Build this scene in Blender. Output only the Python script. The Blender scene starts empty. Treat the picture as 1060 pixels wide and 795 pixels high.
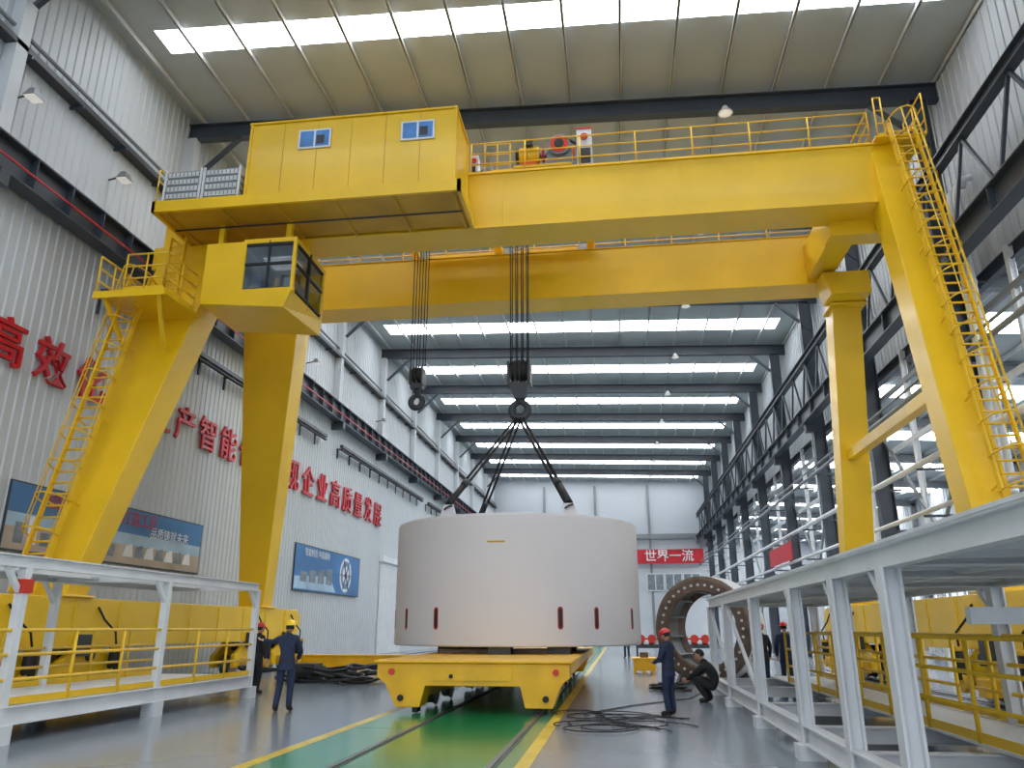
import bpy, bmesh, math, random
from mathutils import Vector, Matrix
random.seed(4)
S=bpy.context.scene
try:
    S.view_settings.view_transform='Standard'; S.view_settings.look='None'
except Exception as e: print(e)

# ---------------------------------------------------------------- materials
def lin(c):
    return tuple(((v/255)/12.92 if v/255<=.04045 else ((v/255+.055)/1.055)**2.4) for v in c)+(1,)
def mat(name,col,rough=.5,metal=0,var=.12,scale=1.2,bump=0,bscale=30,emis=0,coat=0,spec=.5):
    m=bpy.data.materials.new(name); m.use_nodes=True; nt=m.node_tree; N=nt.nodes; L=nt.links
    b=N['Principled BSDF']; c=lin(col)
    tc=N.new('ShaderNodeTexCoord'); no=N.new('ShaderNodeTexNoise'); no.inputs['Scale'].default_value=scale; no.inputs['Detail'].default_value=6
    L.new(tc.outputs['Object'],no.inputs['Vector'])
    cr=N.new('ShaderNodeValToRGB'); cr.color_ramp.elements[0].position=.3; cr.color_ramp.elements[1].position=.7
    cr.color_ramp.elements[0].color=tuple(x*(1-var) for x in c[:3])+(1,)
    cr.color_ramp.elements[1].color=tuple(min(1,x*(1+var*.5)) for x in c[:3])+(1,)
    L.new(no.outputs['Fac'],cr.inputs['Fac']); L.new(cr.outputs['Color'],b.inputs['Base Color'])
    b.inputs['Roughness'].default_value=rough; b.inputs['Metallic'].default_value=metal
    b.inputs['Specular IOR Level'].default_value=spec; b.inputs['Coat Weight'].default_value=coat
    if coat: b.inputs['Coat Roughness'].default_value=.12
    if bump:
        n2=N.new('ShaderNodeTexNoise'); n2.inputs['Scale'].default_value=bscale
        L.new(tc.outputs['Object'],n2.inputs['Vector'])
        bp=N.new('ShaderNodeBump'); bp.inputs['Strength'].default_value=bump; bp.inputs['Distance'].default_value=.02
        L.new(n2.outputs['Fac'],bp.inputs['Height']); L.new(bp.outputs['Normal'],b.inputs['Normal'])
    if emis:
        b.inputs['Emission Color'].default_value=c; b.inputs['Emission Strength'].default_value=emis
    return m
YEL=mat('crane_yellow_paint',(240,194,22),.36,0,.10,.5,coat=.1)
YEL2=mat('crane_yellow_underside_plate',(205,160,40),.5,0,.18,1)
YELD=mat('yellow_rail_paint',(238,192,36),.45)
CART=mat('flatcar_yellow_paint',(240,182,18),.38,0,.18,1.5)
WHITE=mat('white_steel_paint',(222,225,228),.4,0,.08,2)
WALLW=mat('white_corrugated_sheet',(196,201,206),.55,0,.06,.3)
FARW=mat('far_wall_paint',(182,187,194),.6,0,.05,.2)
ROOF=mat('roof_sheet_underside',(178,186,190),.6,0,.10,.35)
PURL=mat('galvanised_purlin',(214,216,216),.45,.1)
NAVY=mat('navy_steel_paint',(60,68,78),.45,0,.15,1)
DGREY=mat('dark_grey_steel',(62,64,68),.5,.2)
MGREY=mat('machine_grey_paint',(130,134,138),.45,.1)
BLACK=mat('black_rubber',(24,24,26),.6)
STEEL=mat('worn_steel',(130,130,132),.35,.8)
RUST=mat('weathered_brown_steel',(116,98,86),.5,.35,.35,4,.4)
CYLW=mat('cream_white_shield_paint',(209,205,206),.42,0,.05,.35)
RED=mat('red_letter_acrylic',(190,24,40),.4)
REDO=mat('red_machine_paint',(205,50,30),.4)
ORG=mat('orange_motor_paint',(226,96,22),.4)
SKYL=mat('polycarbonate_skylight',(248,252,255),.4,emis=10.5,var=0)
LAMP=mat('lamp_diffuser',(240,238,232),.4,emis=.4,var=0)
FLOOR=mat('grey_epoxy_floor',(138,147,157),.2,0,.18,.35,.05,5,coat=.2)
GREEN=mat('green_epoxy',(36,142,82),.18,0,.2,.5,.05,5,coat=.25)
LGREEN=mat('pale_green_epoxy',(84,152,118),.2,0,.2,.6,coat=.2)
YLINE=mat('yellow_floor_line',(226,194,70),.3,0,.25,2,coat=.1)
BLUEP=mat('poster_blue_print',(62,122,178),.3,0,.3,.35)
BLUEL=mat('poster_pale_print',(170,200,222),.3,0,.3,.7)
BEIGE=mat('poster_sand_print',(186,170,150),.35,0,.3,.8)
PWHITE=mat('poster_white_print',(230,233,236),.35)
GREYP=mat('poster_grey_print',(130,140,150),.4,0,.4,3)
SLOT=mat('slot_red_primer',(150,38,30),.6)
SKIN=mat('skin',(196,146,118),.55)
HAIR=mat('black_hair',(22,18,16),.6)
NCLO=mat('navy_workwear',(34,48,76),.8,0,.25,9,.4,40)
BCLO=mat('black_workwear',(28,29,33),.8,0,.25,9,.4,40)
BOOT=mat('boot_leather',(38,32,28),.6)
HYEL=mat('yellow_helmet_plastic',(250,205,20),.3)
HRED=mat('red_helmet_plastic',(205,30,30),.3)
LIP=mat('lip',(150,80,72),.5)
SIGNR=mat('red_banner_cloth',(196,30,44),.5)
BLUEG=mat('blue_window_film',(84,140,206),.35,0,.35,2,spec=.25)
def glass(name,tint,fac):
    m=bpy.data.materials.new(name); m.use_nodes=True; nt=m.node_tree; N=nt.nodes; N.clear()
    o=N.new('ShaderNodeOutputMaterial'); mx=N.new('ShaderNodeMixShader'); t=N.new('ShaderNodeBsdfTransparent'); g=N.new('ShaderNodeBsdfGlossy')
    t.inputs['Color'].default_value=tint; g.inputs['Roughness'].default_value=.05; mx.inputs['Fac'].default_value=fac
    nt.links.new(t.outputs[0],mx.inputs[1]); nt.links.new(g.outputs[0],mx.inputs[2]); nt.links.new(mx.outputs[0],o.inputs[0]); return m
GLASS=glass('window_glass',(.85,.9,.95,1),.1)
DGLASS=glass('tinted_cabin_glass',(.66,.72,.78,1),.14)

# ---------------------------------------------------------------- mesh builder
def V(*a): return Vector(a) if len(a)==3 else Vector(a[0])
class MB:
    def __init__(s): s.bm=bmesh.new(); s.m=[]; s.M=Matrix.Identity(4)
    def mi(s,m):
        if m not in s.m: s.m.append(m)
        return s.m.index(m)
    def v(s,p): return s.bm.verts.new(s.M@Vector(p))
    def f(s,vs,mat,smooth=False):
        try:
            fc=s.bm.faces.new(vs); fc.material_index=s.mi(mat); fc.smooth=smooth; return fc
        except ValueError: pass
    def hexa(s,c,mat):
        v=[s.v(p) for p in c]
        for q in ((0,3,2,1),(4,5,6,7),(0,1,5,4),(1,2,6,5),(2,3,7,6),(3,0,4,7)): s.f([v[i] for i in q],mat)
    def box(s,x0,x1,y0,y1,z0,z1,mat):
        s.hexa([(x0,y0,z0),(x1,y0,z0),(x1,y1,z0),(x0,y1,z0),(x0,y0,z1),(x1,y0,z1),(x1,y1,z1),(x0,y1,z1)],mat)
    def frus(s,b,t,mat):
        x0,x1,y0,y1,z0=b; X0,X1,Y0,Y1,z1=t
        s.hexa([(x0,y0,z0),(x1,y0,z0),(x1,y1,z0),(x0,y1,z0),(X0,Y0,z1),(X1,Y0,z1),(X1,Y1,z1),(X0,Y1,z1)],mat)
    def beam(s,p,q,w,h,mat,up=(0,0,1)):
        p=V(p);q=V(q);d=(q-p).normalized();u=V(up)
        if abs(d.dot(u))>.98: u=Vector((0,1,0))
        r=d.cross(u).normalized();u=r.cross(d).normalized()
        a=r*w/2;b=u*h/2
        s.hexa([p-a-b,p+a-b,p+a+b,p-a+b,q-a-b,q+a-b,q+a+b,q-a+b],mat)
    def ibeam(s,p,q,w,h,t,mat,up=(0,0,1)):
        p=V(p);q=V(q);d=(q-p).normalized();u=V(up)
        if abs(d.dot(u))>.98: u=Vector((0,1,0))
        r=d.cross(u).normalized();u=r.cross(d).normalized()
        s.beam(p+u*(h/2-t/2),q+u*(h/2-t/2),w,t,mat,u); s.beam(p-u*(h/2-t/2),q-u*(h/2-t/2),w,t,mat,u)
        s.beam(p,q,t,h-2*t,mat,u)
    def prism(s,poly,axis,a,b,mat):
        def P(p,k):
            return (k,p[0],p[1]) if axis=='x' else ((p[0],k,p[1]) if axis=='y' else (p[0],p[1],k))
        A=[s.v(P(p,a)) for p in poly];B=[s.v(P(p,b)) for p in poly];n=len(poly)
        s.f(A,mat);s.f(B[::-1],mat)
        for i in range(n): s.f([A[i],A[(i+1)%n],B[(i+1)%n],B[i]],mat)
    def tube(s,pts,r,mat,n=8,closed=False):
        pts=[V(p) for p in pts];N=len(pts)
        rs=r if isinstance(r,(list,tuple)) else [r]*N
        T=[]
        for i in range(N):
            a=pts[(i-1)%N] if (closed or i>0) else pts[i]; b=pts[(i+1)%N] if (closed or i<N-1) else pts[i]
            T.append((b-a).normalized())
        u=T[0].orthogonal().normalized();rings=[]
        for i in range(N):
            u=(u-T[i]*u.dot(T[i])).normalized();w=T[i].cross(u)
            rings.append([s.v(pts[i]+(u*math.cos(2*math.pi*k/n)+w*math.sin(2*math.pi*k/n))*rs[i]) for k in range(n)])
        for i in range(N if closed else N-1):
            A=rings[i];B=rings[(i+1)%N]
            if closed and i==N-1:
                k0=min(range(n),key=lambda k:(B[k].co-A[0].co).length); B=B[k0:]+B[:k0]
            for k in range(n): s.f([A[k],A[(k+1)%n],B[(k+1)%n],B[k]],mat,True)
        if not closed: s.f(rings[0][::-1],mat);s.f(rings[-1],mat)
    def cyl(s,p,q,r,mat,n=24): s.tube([p,q],r,mat,n)
    def lathe(s,prof,c,axis,mat,n=48,closed=False):
        c=V(c);ax=V(axis).normalized();u=ax.orthogonal().normalized();w=ax.cross(u)
        R=[]
        for (r,h) in prof:
            R.append([s.v(c+ax*h+(u*math.cos(2*math.pi*k/n)+w*math.sin(2*math.pi*k/n))*max(r,.0005)) for k in range(n)])
        m=len(prof)
        for i in range(m if closed else m-1):
            A=R[i];B=R[(i+1)%m]
            for k in range(n): s.f([A[k],A[(k+1)%n],B[(k+1)%n],B[k]],mat,False if closed else True)
        if not closed: s.f(R[0][::-1],mat);s.f(R[-1],mat)
    def ball(s,c,r,mat,n=16,m=10,fn=None,zmin=-1):
        c=V(c);r=(r,r,r) if not isinstance(r,(tuple,list)) else r;R=[]
        for i in range(m+1):
            t=math.pi*i/m;z=math.cos(t)
            if z<zmin: z=zmin
            rad=math.sqrt(max(0,1-z*z)) if z>zmin else math.sqrt(max(0,1-zmin*zmin))
            ring=[]
            for k in range(n):
                a=2*math.pi*k/n;p=[rad*math.cos(a),rad*math.sin(a),z]
                if fn:p=fn(p)
                ring.append(s.v(c+Vector((p[0]*r[0],p[1]*r[1],p[2]*r[2]))))
            R.append(ring)
            if z<=zmin: break
        for i in range(len(R)-1):
            for k in range(n): s.f([R[i][k],R[i][(k+1)%n],R[i+1][(k+1)%n],R[i+1][k]],mat,True)
    def rail(s,pts,h,mat,r=.022,bars=3,sp=1.5,up=(0,0,1)):
        up=V(up)
        for a,b in zip(pts[:-1],pts[1:]):
            a=V(a);b=V(b);L=(b-a).length;n=max(1,round(L/sp))
            for k in range(n+1): p=a.lerp(b,k/n); s.tube([p,p+up*h],r,mat,6)
            for j in range(bars): o=up*h*(j+1)/bars; s.tube([a+o,b+o],r,mat,6)
            s.beam(a+up*.06,b+up*.06,.015,.1,mat)
    def ladder(s,p,q,side,out,mat,w=.55,cage=True,c0=.15,rr=.4):
        p=V(p);q=V(q);side=V(side).normalized();out=V(out).normalized();L=(q-p).length;d=(q-p).normalized()
        for e in (-1,1): s.beam(p+side*e*w/2,q+side*e*w/2,.05,.14,mat,out)
        n=int(L/.3)
        for i in range(1,n): c=p+d*(L*i/n); s.tube([c-side*w/2,c+side*w/2],.028,mat,6)
        n=int(L/2)
        for i in range(n+1):
            c=p+d*(L*i/n)
            for e in (-1,1): s.beam(c+side*e*w/2,c+side*e*w/2-out*.4,.04,.04,mat)
        if cage:
            A=[];m=int(L*(1-c0)/.8)
            for i in range(m+1):
                c=p+d*(L*(c0+(1-c0)*i/m));pts=[]
                for k in range(9):
                    a=math.pi*k/8;pts.append(c+side*math.cos(a)*rr+out*(math.sin(a)*rr*1.6))
                s.tube([c+side*w/2]+pts+[c-side*w/2],.022,mat,5);A.append(pts)
            for k in (1,3,5,7): s.tube([A[0][k],A[-1][k]],.017,mat,5)
    def out(s,name,parent=None,bevel=0,loc=None):
        bmesh.ops.recalc_face_normals(s.bm,faces=s.bm.faces)
        me=bpy.data.meshes.new(name);s.bm.to_mesh(me);s.bm.free()
        for m in s.m: me.materials.append(m)
        o=bpy.data.objects.new(name,me);S.collection.objects.link(o)
        if parent:o.parent=parent
        if bevel:
            b=o.modifiers.new('bevel','BEVEL');b.width=bevel;b.segments=2;b.limit_method='ANGLE';b.angle_limit=math.radians(50)
        return o
def empty(name,loc=(0,0,0)):
    o=bpy.data.objects.new(name,None);o.location=loc;o.empty_display_size=.3;S.collection.objects.link(o);return o
def text(name,body,loc,rot,size,mat,parent=None,ext=.03,off=.0,align='CENTER'):
    cu=bpy.data.curves.new(name,'FONT');cu.body=body;cu.size=size;cu.extrude=ext;cu.offset=off;cu.align_x=align;cu.align_y='CENTER'
    cu.materials.append(mat)
    o=bpy.data.objects.new(name,cu);o.location=loc;o.rotation_euler=rot;S.collection.objects.link(o)
    if parent:o.parent=parent
    return o
RW=(math.pi/2,0,math.pi/2); RF=(math.pi/2,0,0)

XL,XR,Y0,Y1=-15.6,11.3,-12.0,99.0
XA=24.0
def zr(x): return 18.9-.035*(x+2.8)
BEAMS=[23.4+8.4*k for k in range(-4,9)]
# ---------------------------------------------------------------- room shell
b=MB();b.box(-45,45,-40,120,-.3,0,FLOOR);b.out('floor')
b=MB()
b.box(-4.5,-3.5,-10,98,0,.004,LGREEN);b.box(-3.5,-1.62,-10,98,0,.004,GREEN);b.box(-1.62,-1.32,-10,98,0,.004,LGREEN)
b.box(-4.5,-3.5,13.6,98,.004,.006,GREEN)
b.box(-4.68,-4.5,-10,98,0,.006,YLINE);b.box(-1.32,-1.14,-10,98,0,.006,YLINE)
b.out('floor_lane_marking')
b=MB()
for x in (-3.5,-1.62): b.box(x-.035,x+.035,-10,98,.004,.018,STEEL);b.box(x+.05,x+.09,-10,98,.004,.008,DGREY)
b.out('flatcar_track')
b=MB()
for x in (-13.5,8.15):
    b.box(x-.3,x+.3,-10,98,0,.006,DGREY);b.box(x-.05,x+.05,-10,98,.006,.03,STEEL)
b.out('gantry_crane_track')
b=MB();y=Y0;pr=[]
while y<Y1:
    pr+=[(XL,y),(XL,y+.2),(XL+.035,y+.23),(XL+.035,y+.30)];y+=.33
lo=[b.v((p[0],p[1],0)) for p in pr];hi=[b.v((p[0],p[1],zr(XL)+.95)) for p in pr]
for i in range(len(pr)-1): b.f([lo[i],lo[i+1],hi[i+1],hi[i]],WALLW)
b.box(XL-.25,XL-.05,Y0,Y1,0,zr(XL)+.95,WALLW)
b.out('wall_left')
b=MB();b.box(XL,XA+.2,Y1,Y1+.3,0,20.3,FARW);b.box(XL,XR,Y1-.1,Y1,0,8.6,WALLW)
for x in (-9,-2.5,4.2): b.box(x-.15,x+.15,Y1-.25,Y1,0,19,MGREY)
b.box(XL,XR,Y1-.3,Y1,12.2,12.8,MGREY)
b.out('wall_back')
b=MB()
for i in range(3):
    x=3.6+i*2.2;b.box(x,x+2,Y1-.2,Y1-.12,6.0,7.9,GREYP)
    for e in (x,x+1,x+2): b.box(e-.06,e+.06,Y1-.26,Y1-.12,5.9,8,WHITE)
    for z in (5.95,7.95): b.box(x,x+2,Y1-.26,Y1-.12,z-.06,z+.06,WHITE)
b.out('window_1')
b=MB();b.box(-1.5,1.3,Y1-.3,Y1-.12,0,4.2,FARW)
for k in range(14): b.box(-1.45,1.25,Y1-.34,Y1-.3,.1+k*.3,.3+k*.3,PURL)
b.out('door_1')
b=MB()
b.box(XR,XR+.2,Y0,Y1,11.6,zr(XR)+.95,WALLW)
y=Y0
while y<Y1: b.box(XR-.04,XR,y,y+.08,11.6,zr(XR)+.9,WALLW);y+=.4
b.out('wall_right')
b=MB()
b.box(XA,XA+.2,Y0,Y1,0,3.4,WALLW);b.box(XA,XA+.2,Y0,Y1,6.6,12.5,WALLW)
y=Y0
while y<Y1: b.box(XA-.04,XA,y,y+.08,6.6,12.0,WALLW);y+=.5
b.out('wall_aisle')
b=MB();y=Y0
while y<Y1: b.box(XA+.02,XA+.14,y-.05,y+.05,3.4,6.6,WHITE);y+=1.4
for z in (3.44,5,6.56): b.box(XA+.01,XA+.15,Y0,Y1,z-.04,z+.04,WHITE)
b.box(XA+.07,XA+.08,Y0,Y1,3.4,6.6,GLASS)
b.out('window_2')
# roof
XS0,XS1=-14.3,10.3
b=MB()
def rq(y0,y1,m,th=.06,xa=XL-.2,xb=XR+.2):
    za,zb=zr(xa)+.9,zr(xb)+.9
    b.hexa([(xa,y0,za),(xb,y0,zb),(xb,y1,zb),(xa,y1,za),(xa,y0,za+th),(xb,y0,zb+th),(xb,y1,zb+th),(xa,y1,za+th)],m)
prev=Y0;strips=[]
for y in BEAMS:
    a,c=(y+4.4,y+6.1) if y>20 else (y+3.75,y+4.8)
    if a>Y1: break
    if c<Y0: continue
    if a>prev: rq(prev,a,ROOF)
    a=max(a,Y0);strips.append((a,c));rq(a,c,ROOF,.06,XL-.2,XS0);rq(a,c,ROOF,.06,XS1,XR+.2);prev=c
rq(prev,Y1+.3,ROOF)
b.out('ceiling')
b=MB()
for a,c in strips: rq(a,c,SKYL,.03,XS0,XS1)
b.out('window_3_skylights')
b=MB();prev=Y0;ast=[]
def za(x): return 12.1-.05*(x-XR)
def rqa(y0,y1,m,xa=XR+.2,xb=XA+.2,th=.06):
    b.hexa([(xa,y0,za(xa)),(xb,y0,za(xb)),(xb,y1,za(xb)),(xa,y1,za(xa)),(xa,y0,za(xa)+th),(xb,y0,za(xb)+th),(xb,y1,za(xb)+th),(xa,y1,za(xa)+th)],m)
for y in BEAMS:
    a,c=y+3.2,y+5.2
    if a>Y1: break
    rqa(max(prev,Y0),max(a,Y0),ROOF) if a>Y0 else None
    if c>Y0: ast.append((max(a,Y0),c));prev=c
rqa(prev,Y1,ROOF)
b.out('ceiling_aisle')
b=MB()
for a,c in ast: rqa(a,c,SKYL,XR+.3,XA,.03)
b.out('window_4_skylights')
b=MB()
for y in BEAMS:
    if y>Y1-1: continue
    b.ibeam((XR+.25,y,11.75),(XA-.1,y,11.1),.3,.5,.04,MGREY);b.ibeam((XA-.35,y,0),(XA-.35,y,11.1),.3,.4,.04,MGREY,up=(1,0,0))
x=XR+1
while x<XA-.2: b.box(x-.03,x+.03,Y0,Y1-.5,za(x)-.2,za(x)-.02,PURL);x+=1.6
b.out('aisle_steelwork')
b=MB()
for y0 in (26,31,36,41,50,58):
    for x in (15.5,16.8):
        for yy in (y0,y0+2.3,y0+4.6): b.box(x-.05,x+.05,yy-.05,yy+.05,0,5.2,WHITE)
        for z in (.4,1.9,3.4,4.9): b.box(x-.03,x+.03,y0,y0+4.6,z-.07,z+.07,PURL if x<16 else MGREY)
    for z in (.48,1.98,3.48):
        for k in range(5):
            h=random.uniform(.5,1.1);yy=y0+.1+k*.9;b.box(15.5,16.7,yy,yy+.75,z,z+h,random.choice([MGREY,WHITE,PURL,BEIGE,GREYP]))
b.out('storage_racking')
b=MB();x=XL+.6
while x<XR:
    b.box(x-.02,x+.02,Y0,Y1,zr(x)+.66,zr(x)+.87,PURL);b.box(x-.05,x+.05,Y0,Y1,zr(x)+.66,zr(x)+.68,PURL);x+=1.75
b.out('roof_purlins')
b=MB()
for y in BEAMS:
    b.ibeam((XL,y,zr(XL)+.33),(XR,y,zr(XR)+.33),.35,.64,.04,NAVY)
    for xx,d in ((XL,1),(XR,-1)):
        b.beam((xx+d*.5,y,zr(xx)-1.6),(xx+d*2.2,y,zr(xx)+.05),.14,.14,NAVY)
b.out('roof_rafters')
b=MB()
for y in BEAMS:
    if y<5: continue
    for x in (4.3,):
        z=zr(x);b.cyl((x,y-.3,z+.3),(x,y-.3,z-.05),.03,DGREY,8)
        b.lathe([(.08,0),(.12,-.1),(.26,-.28),(.24,-.28)],(x,y-.3,z+.05),(0,0,1),PURL,20)
        b.lathe([(.23,-.27),(.18,-.31),(.02,-.33)],(x,y-.3,z+.05),(0,0,1),LAMP,20)
b.out('highbay_lamps')
b=MB();x=-15.15
b.ibeam((x,Y0,13.1),(x,Y1,13.1),.5,1.0,.05,NAVY);b.box(x-.06,x+.06,Y0,Y1,13.6,13.72,RED)
y=Y0
while y<Y1: b.box(x-.22,x+.24,y,y+.03,12.65,13.55,NAVY);y+=1.4
for y in BEAMS:
    b.box(XL,x+.3,y-.15,y+.15,12.2,12.62,NAVY);b.box(XL+.03,XL+.4,y-.2,y+.2,12.6,zr(XL),WALLW)
b.box(x+.26,x+.3,Y0,Y1,12.95,13.0,RED)
b.out('crane_runway_beam')
b=MB()
for z in (16.7,17.0): b.tube([(XL+.2,Y0,z),(XL+.2,Y1,z)],.06,MGREY,8)
b.box(XL+.05,XL+.4,Y0,Y1,16.4,16.56,DGREY)
y=Y0
while y<Y1: b.box(XL,XL+.45,y,y+.06,16.3,16.4,NAVY);y+=2.1
b.out('wall_conduit_tray')
b=MB()
for a,c in ((19.7,31),(31.5,38.6),(41,60),(62,90)):
    b.box(XL+.28,XL+.46,a,c,11.35,11.5,NAVY);b.box(XL+.30,XL+.44,a,c,11.2,11.26,BLACK);y=a+.3
    while y<c: b.box(XL,XL+.4,y-.04,y+.04,11.28,11.36,NAVY);b.box(XL+.03,XL+.09,y-.04,y+.04,10.8,11.36,NAVY);y+=2
b.out('wall_cable_trough')
b=MB()
for y,z in ((15.5,15.2),(19.5,15.2),(27,14.7),(36,14.7),(48,14.7)):
    b.tube([(XL+.03,y,z),(XL+.5,y,z+.1)],.03,DGREY,8);b.frus((XL+.4,XL+.75,y-.2,y+.2,z-.05),(XL+.5,XL+.65,y-.12,y+.12,z+.2),MGREY);b.box(XL+.42,XL+.73,y-.18,y+.18,z-.07,z-.05,LAMP)
b.out('wall_floodlights')
b=MB()
for y in BEAMS:
    b.ibeam((10.55,y,0),(10.55,y,zr(10.5)),.4,.6,.035,NAVY,up=(1,0,0))
    b.box(9.9,10.5,y-.18,y+.18,11.2,11.65,NAVY);b.box(10.2,10.9,y-.3,y+.3,0,.05,NAVY)
b.out('building_columns')
b=MB()
b.ibeam((10.0,Y0,12.05),(10.0,Y1,12.05),.45,.8,.04,NAVY);b.ibeam((10.15,Y0,15.0),(10.15,Y1,15.0),.3,.4,.03,NAVY)
b.box(9.95,10.05,Y0,Y1,12.46,12.56,STEEL)
y=Y0
while y<Y1-2:
    b.beam((10.15,y,12.4),(10.15,y+1.4,14.85),.09,.09,NAVY);b.beam((10.15,y+2.8,12.4),(10.15,y+1.4,14.85),.09,.09,NAVY)
    b.box(9.8,10.2,y,y+.03,11.7,12.4,NAVY);y+=2.8
b.out('crane_runway_beam.001')
b=MB()
for z,r in ((6.75,.1),(5.2,.08),(9.0,.09),(9.35,.05)):
    b.tube([(10.05,Y0,z),(10.05,Y1,z)],r,WHITE if z<7 else MGREY,10)
y=Y0+1
while y<Y1:
    for z in (6.75,5.2,9.0): b.box(10.0,10.9,y-.03,y+.03,z-.16,z-.08,NAVY)
    y+=4.2
b.out('wall_service_pipes')
b=MB()
for i,y in enumerate(BEAMS[:-1]):
    for dy in (2.8,5.6): b.ibeam((10.95,y+dy,0),(10.95,y+dy,11.6),.18,.18,.02,WHITE,up=(1,0,0))
    if i%2==0:
        b.beam((10.8,y,.3),(10.8,y+8.4,8.8),.1,.1,MGREY);b.beam((10.8,y+8.4,.3),(10.8,y,8.8),.1,.1,MGREY)
for z,m in ((3.6,WHITE),(8.2,WHITE),(10.4,MGREY)): b.box(10.85,10.97,Y0,Y1,z-.09,z+.09,m)
b.ibeam((11.1,Y0,11.4),(11.1,Y1,11.4),.25,.4,.03,NAVY)
b.out('column_bracing_and_girts')
b=MB()
for dy in (0,.45):
    y=21.6+dy
    b.tube([(10.9,y,14.4),(10.7,y,14.35),(10.45,y,14.1),(10.38,y,13.7),(10.38,y,.1)],.1,WHITE,12)
    for z in (2,5,8,11): b.tube([(10.38,y,z-.06),(10.38,y,z+.06)],.12,WHITE,12);b.box(10.38,10.8,y-.02,y+.02,z-.02,z+.02,DGREY)
b.out('downpipes')

# signs & posters
def poster(name,y0,y1,z0,z1,kind):
    x=XL+.06;e=empty(name);b=MB()
    b.box(x,x+.05,y0,y1,z0,z1,DGREY);b.box(x+.05,x+.055,y0+.04,y1-.04,z0+.04,z1-.04,BLUEP)
    h=z1-z0;w=y1-y0;xx=x+.056
    if kind==0:
        b.box(xx,xx+.002,y0+.05,y1-.05,z0+.05,z0+h*.35,BEIGE);b.box(xx,xx+.001,y0+.05,y1-.05,z0+h*.35,z0+h*.55,BLUEL)
        for k in range(9):
            yy=y0+w*(.04+.05*k);hh=h*(.3+.12*math.sin(k*2.1));b.box(xx+.003,xx+.006,yy,yy+w*.035,z0+h*.12,z0+h*.12+hh,PWHITE if k%2 else GREYP)
        for k in range(7):
            yy=y0+w*(.52+.06*k);b.prism([(yy,z0+h*.15),(yy+w*.055,z0+h*.15),(yy+w*.045,z0+h*.38),(yy+w*.01,z0+h*.33)],'x',xx+.003,xx+.006,GREYP if k%2 else PWHITE)
    else:
        b.prism([(y0+.1,z0+.1),(y0+w*.6,z0+.1),(y0+w*.5,z0+h*.4),(y0+.1,z0+h*.3)],'x',xx,xx+.002,BLUEL)
        for r,m in ((.95,PWHITE),(.78,GREYP),(.5,PWHITE),(.2,REDO)):
            b.lathe([(r,0),(r,.004+.002*(1-r)*4)],(xx,y1-w*.25,z0+h*.5),(1,0,0),m,28)
        for k in range(6):
            a=k*math.pi/3;b.beam((xx+.016,y1-w*.25,z0+h*.5),(xx+.016,y1-w*.25+math.cos(a)*.9,z0+h*.5+math.sin(a)*.9),.01,.09,BLUEP,up=(1,0,0))
        for k in range(4): b.box(xx,xx+.004,y0+w*(.08+.12*k),y0+w*(.17+.12*k),z0+h*.2,z0+h*(.42+.05*k),GREYP)
    b.out('panel',e)
    if kind==0:
        text('caption','创新引领发展  打造工匠',(xx+.012,y0+w*.42,z0+h*.8),RW,.5,RED,e,.003)
        text('caption_2','品质铸就未来',(xx+.012,y0+w*.78,z0+h*.62),RW,.4,PWHITE,e,.003)
    else: text('caption','智能制造 中国盾构',(xx+.012,y0+w*.3,z0+h*.84),RW,.42,PWHITE,e,.003)
poster('wall_poster',17.9,27.6,3.5,5.3,0)
poster('wall_poster.001',36.4,46.2,3.35,5.6,1)
e=empty('wall_slogan_lettering')
for ch,y0,sp in (('高效化',16.8,1.7),('生产智能化',23.9,1.62),('实现企业高质量发展',33.3,1.98)):
    for i,c in enumerate(ch):
        text('character_'+str(int(y0))+'_'+str(i),c,(XL+.12,y0+i*sp,8.62),RW,1.36 if y0<30 else 1.6,RED,e,.05,.012)
e=empty('hanging_banner');b=MB();b.box(2.2,10.5,97.9,98,9.1,10.8,SIGNR);b.tube([(2.2,97.95,10.8),(10.5,97.95,10.8)],.05,STEEL)
for x in (2.4,6.3,10.3): b.tube([(x,97.95,10.8),(x,98.65,11.4)],.03,STEEL)
b.out('cloth',e);text('lettering','世界一流',(6.35,97.88,9.95),RF,1.5,PWHITE,e,.01,.01)
e=empty('hanging_banner.001');b=MB();b.box(9.8,9.85,46,52.5,5.3,6.3,SIGNR)
for y in (46.3,52.2): b.beam((9.83,y,6.3),(9.95,y,6.7),.04,.04,STEEL)
b.out('cloth',e)
b=MB();b.box(XL+.04,XL+.12,50.5,56,0,5.8,WHITE)
for k in range(28): b.box(XL+.12,XL+.15,50.7,55.8,.05+k*.2,.2+k*.2,WHITE)
b.box(XL+.04,XL+.3,50.3,56.2,5.8,6.2,WHITE)
b.out('roller_shutter_door')

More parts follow.
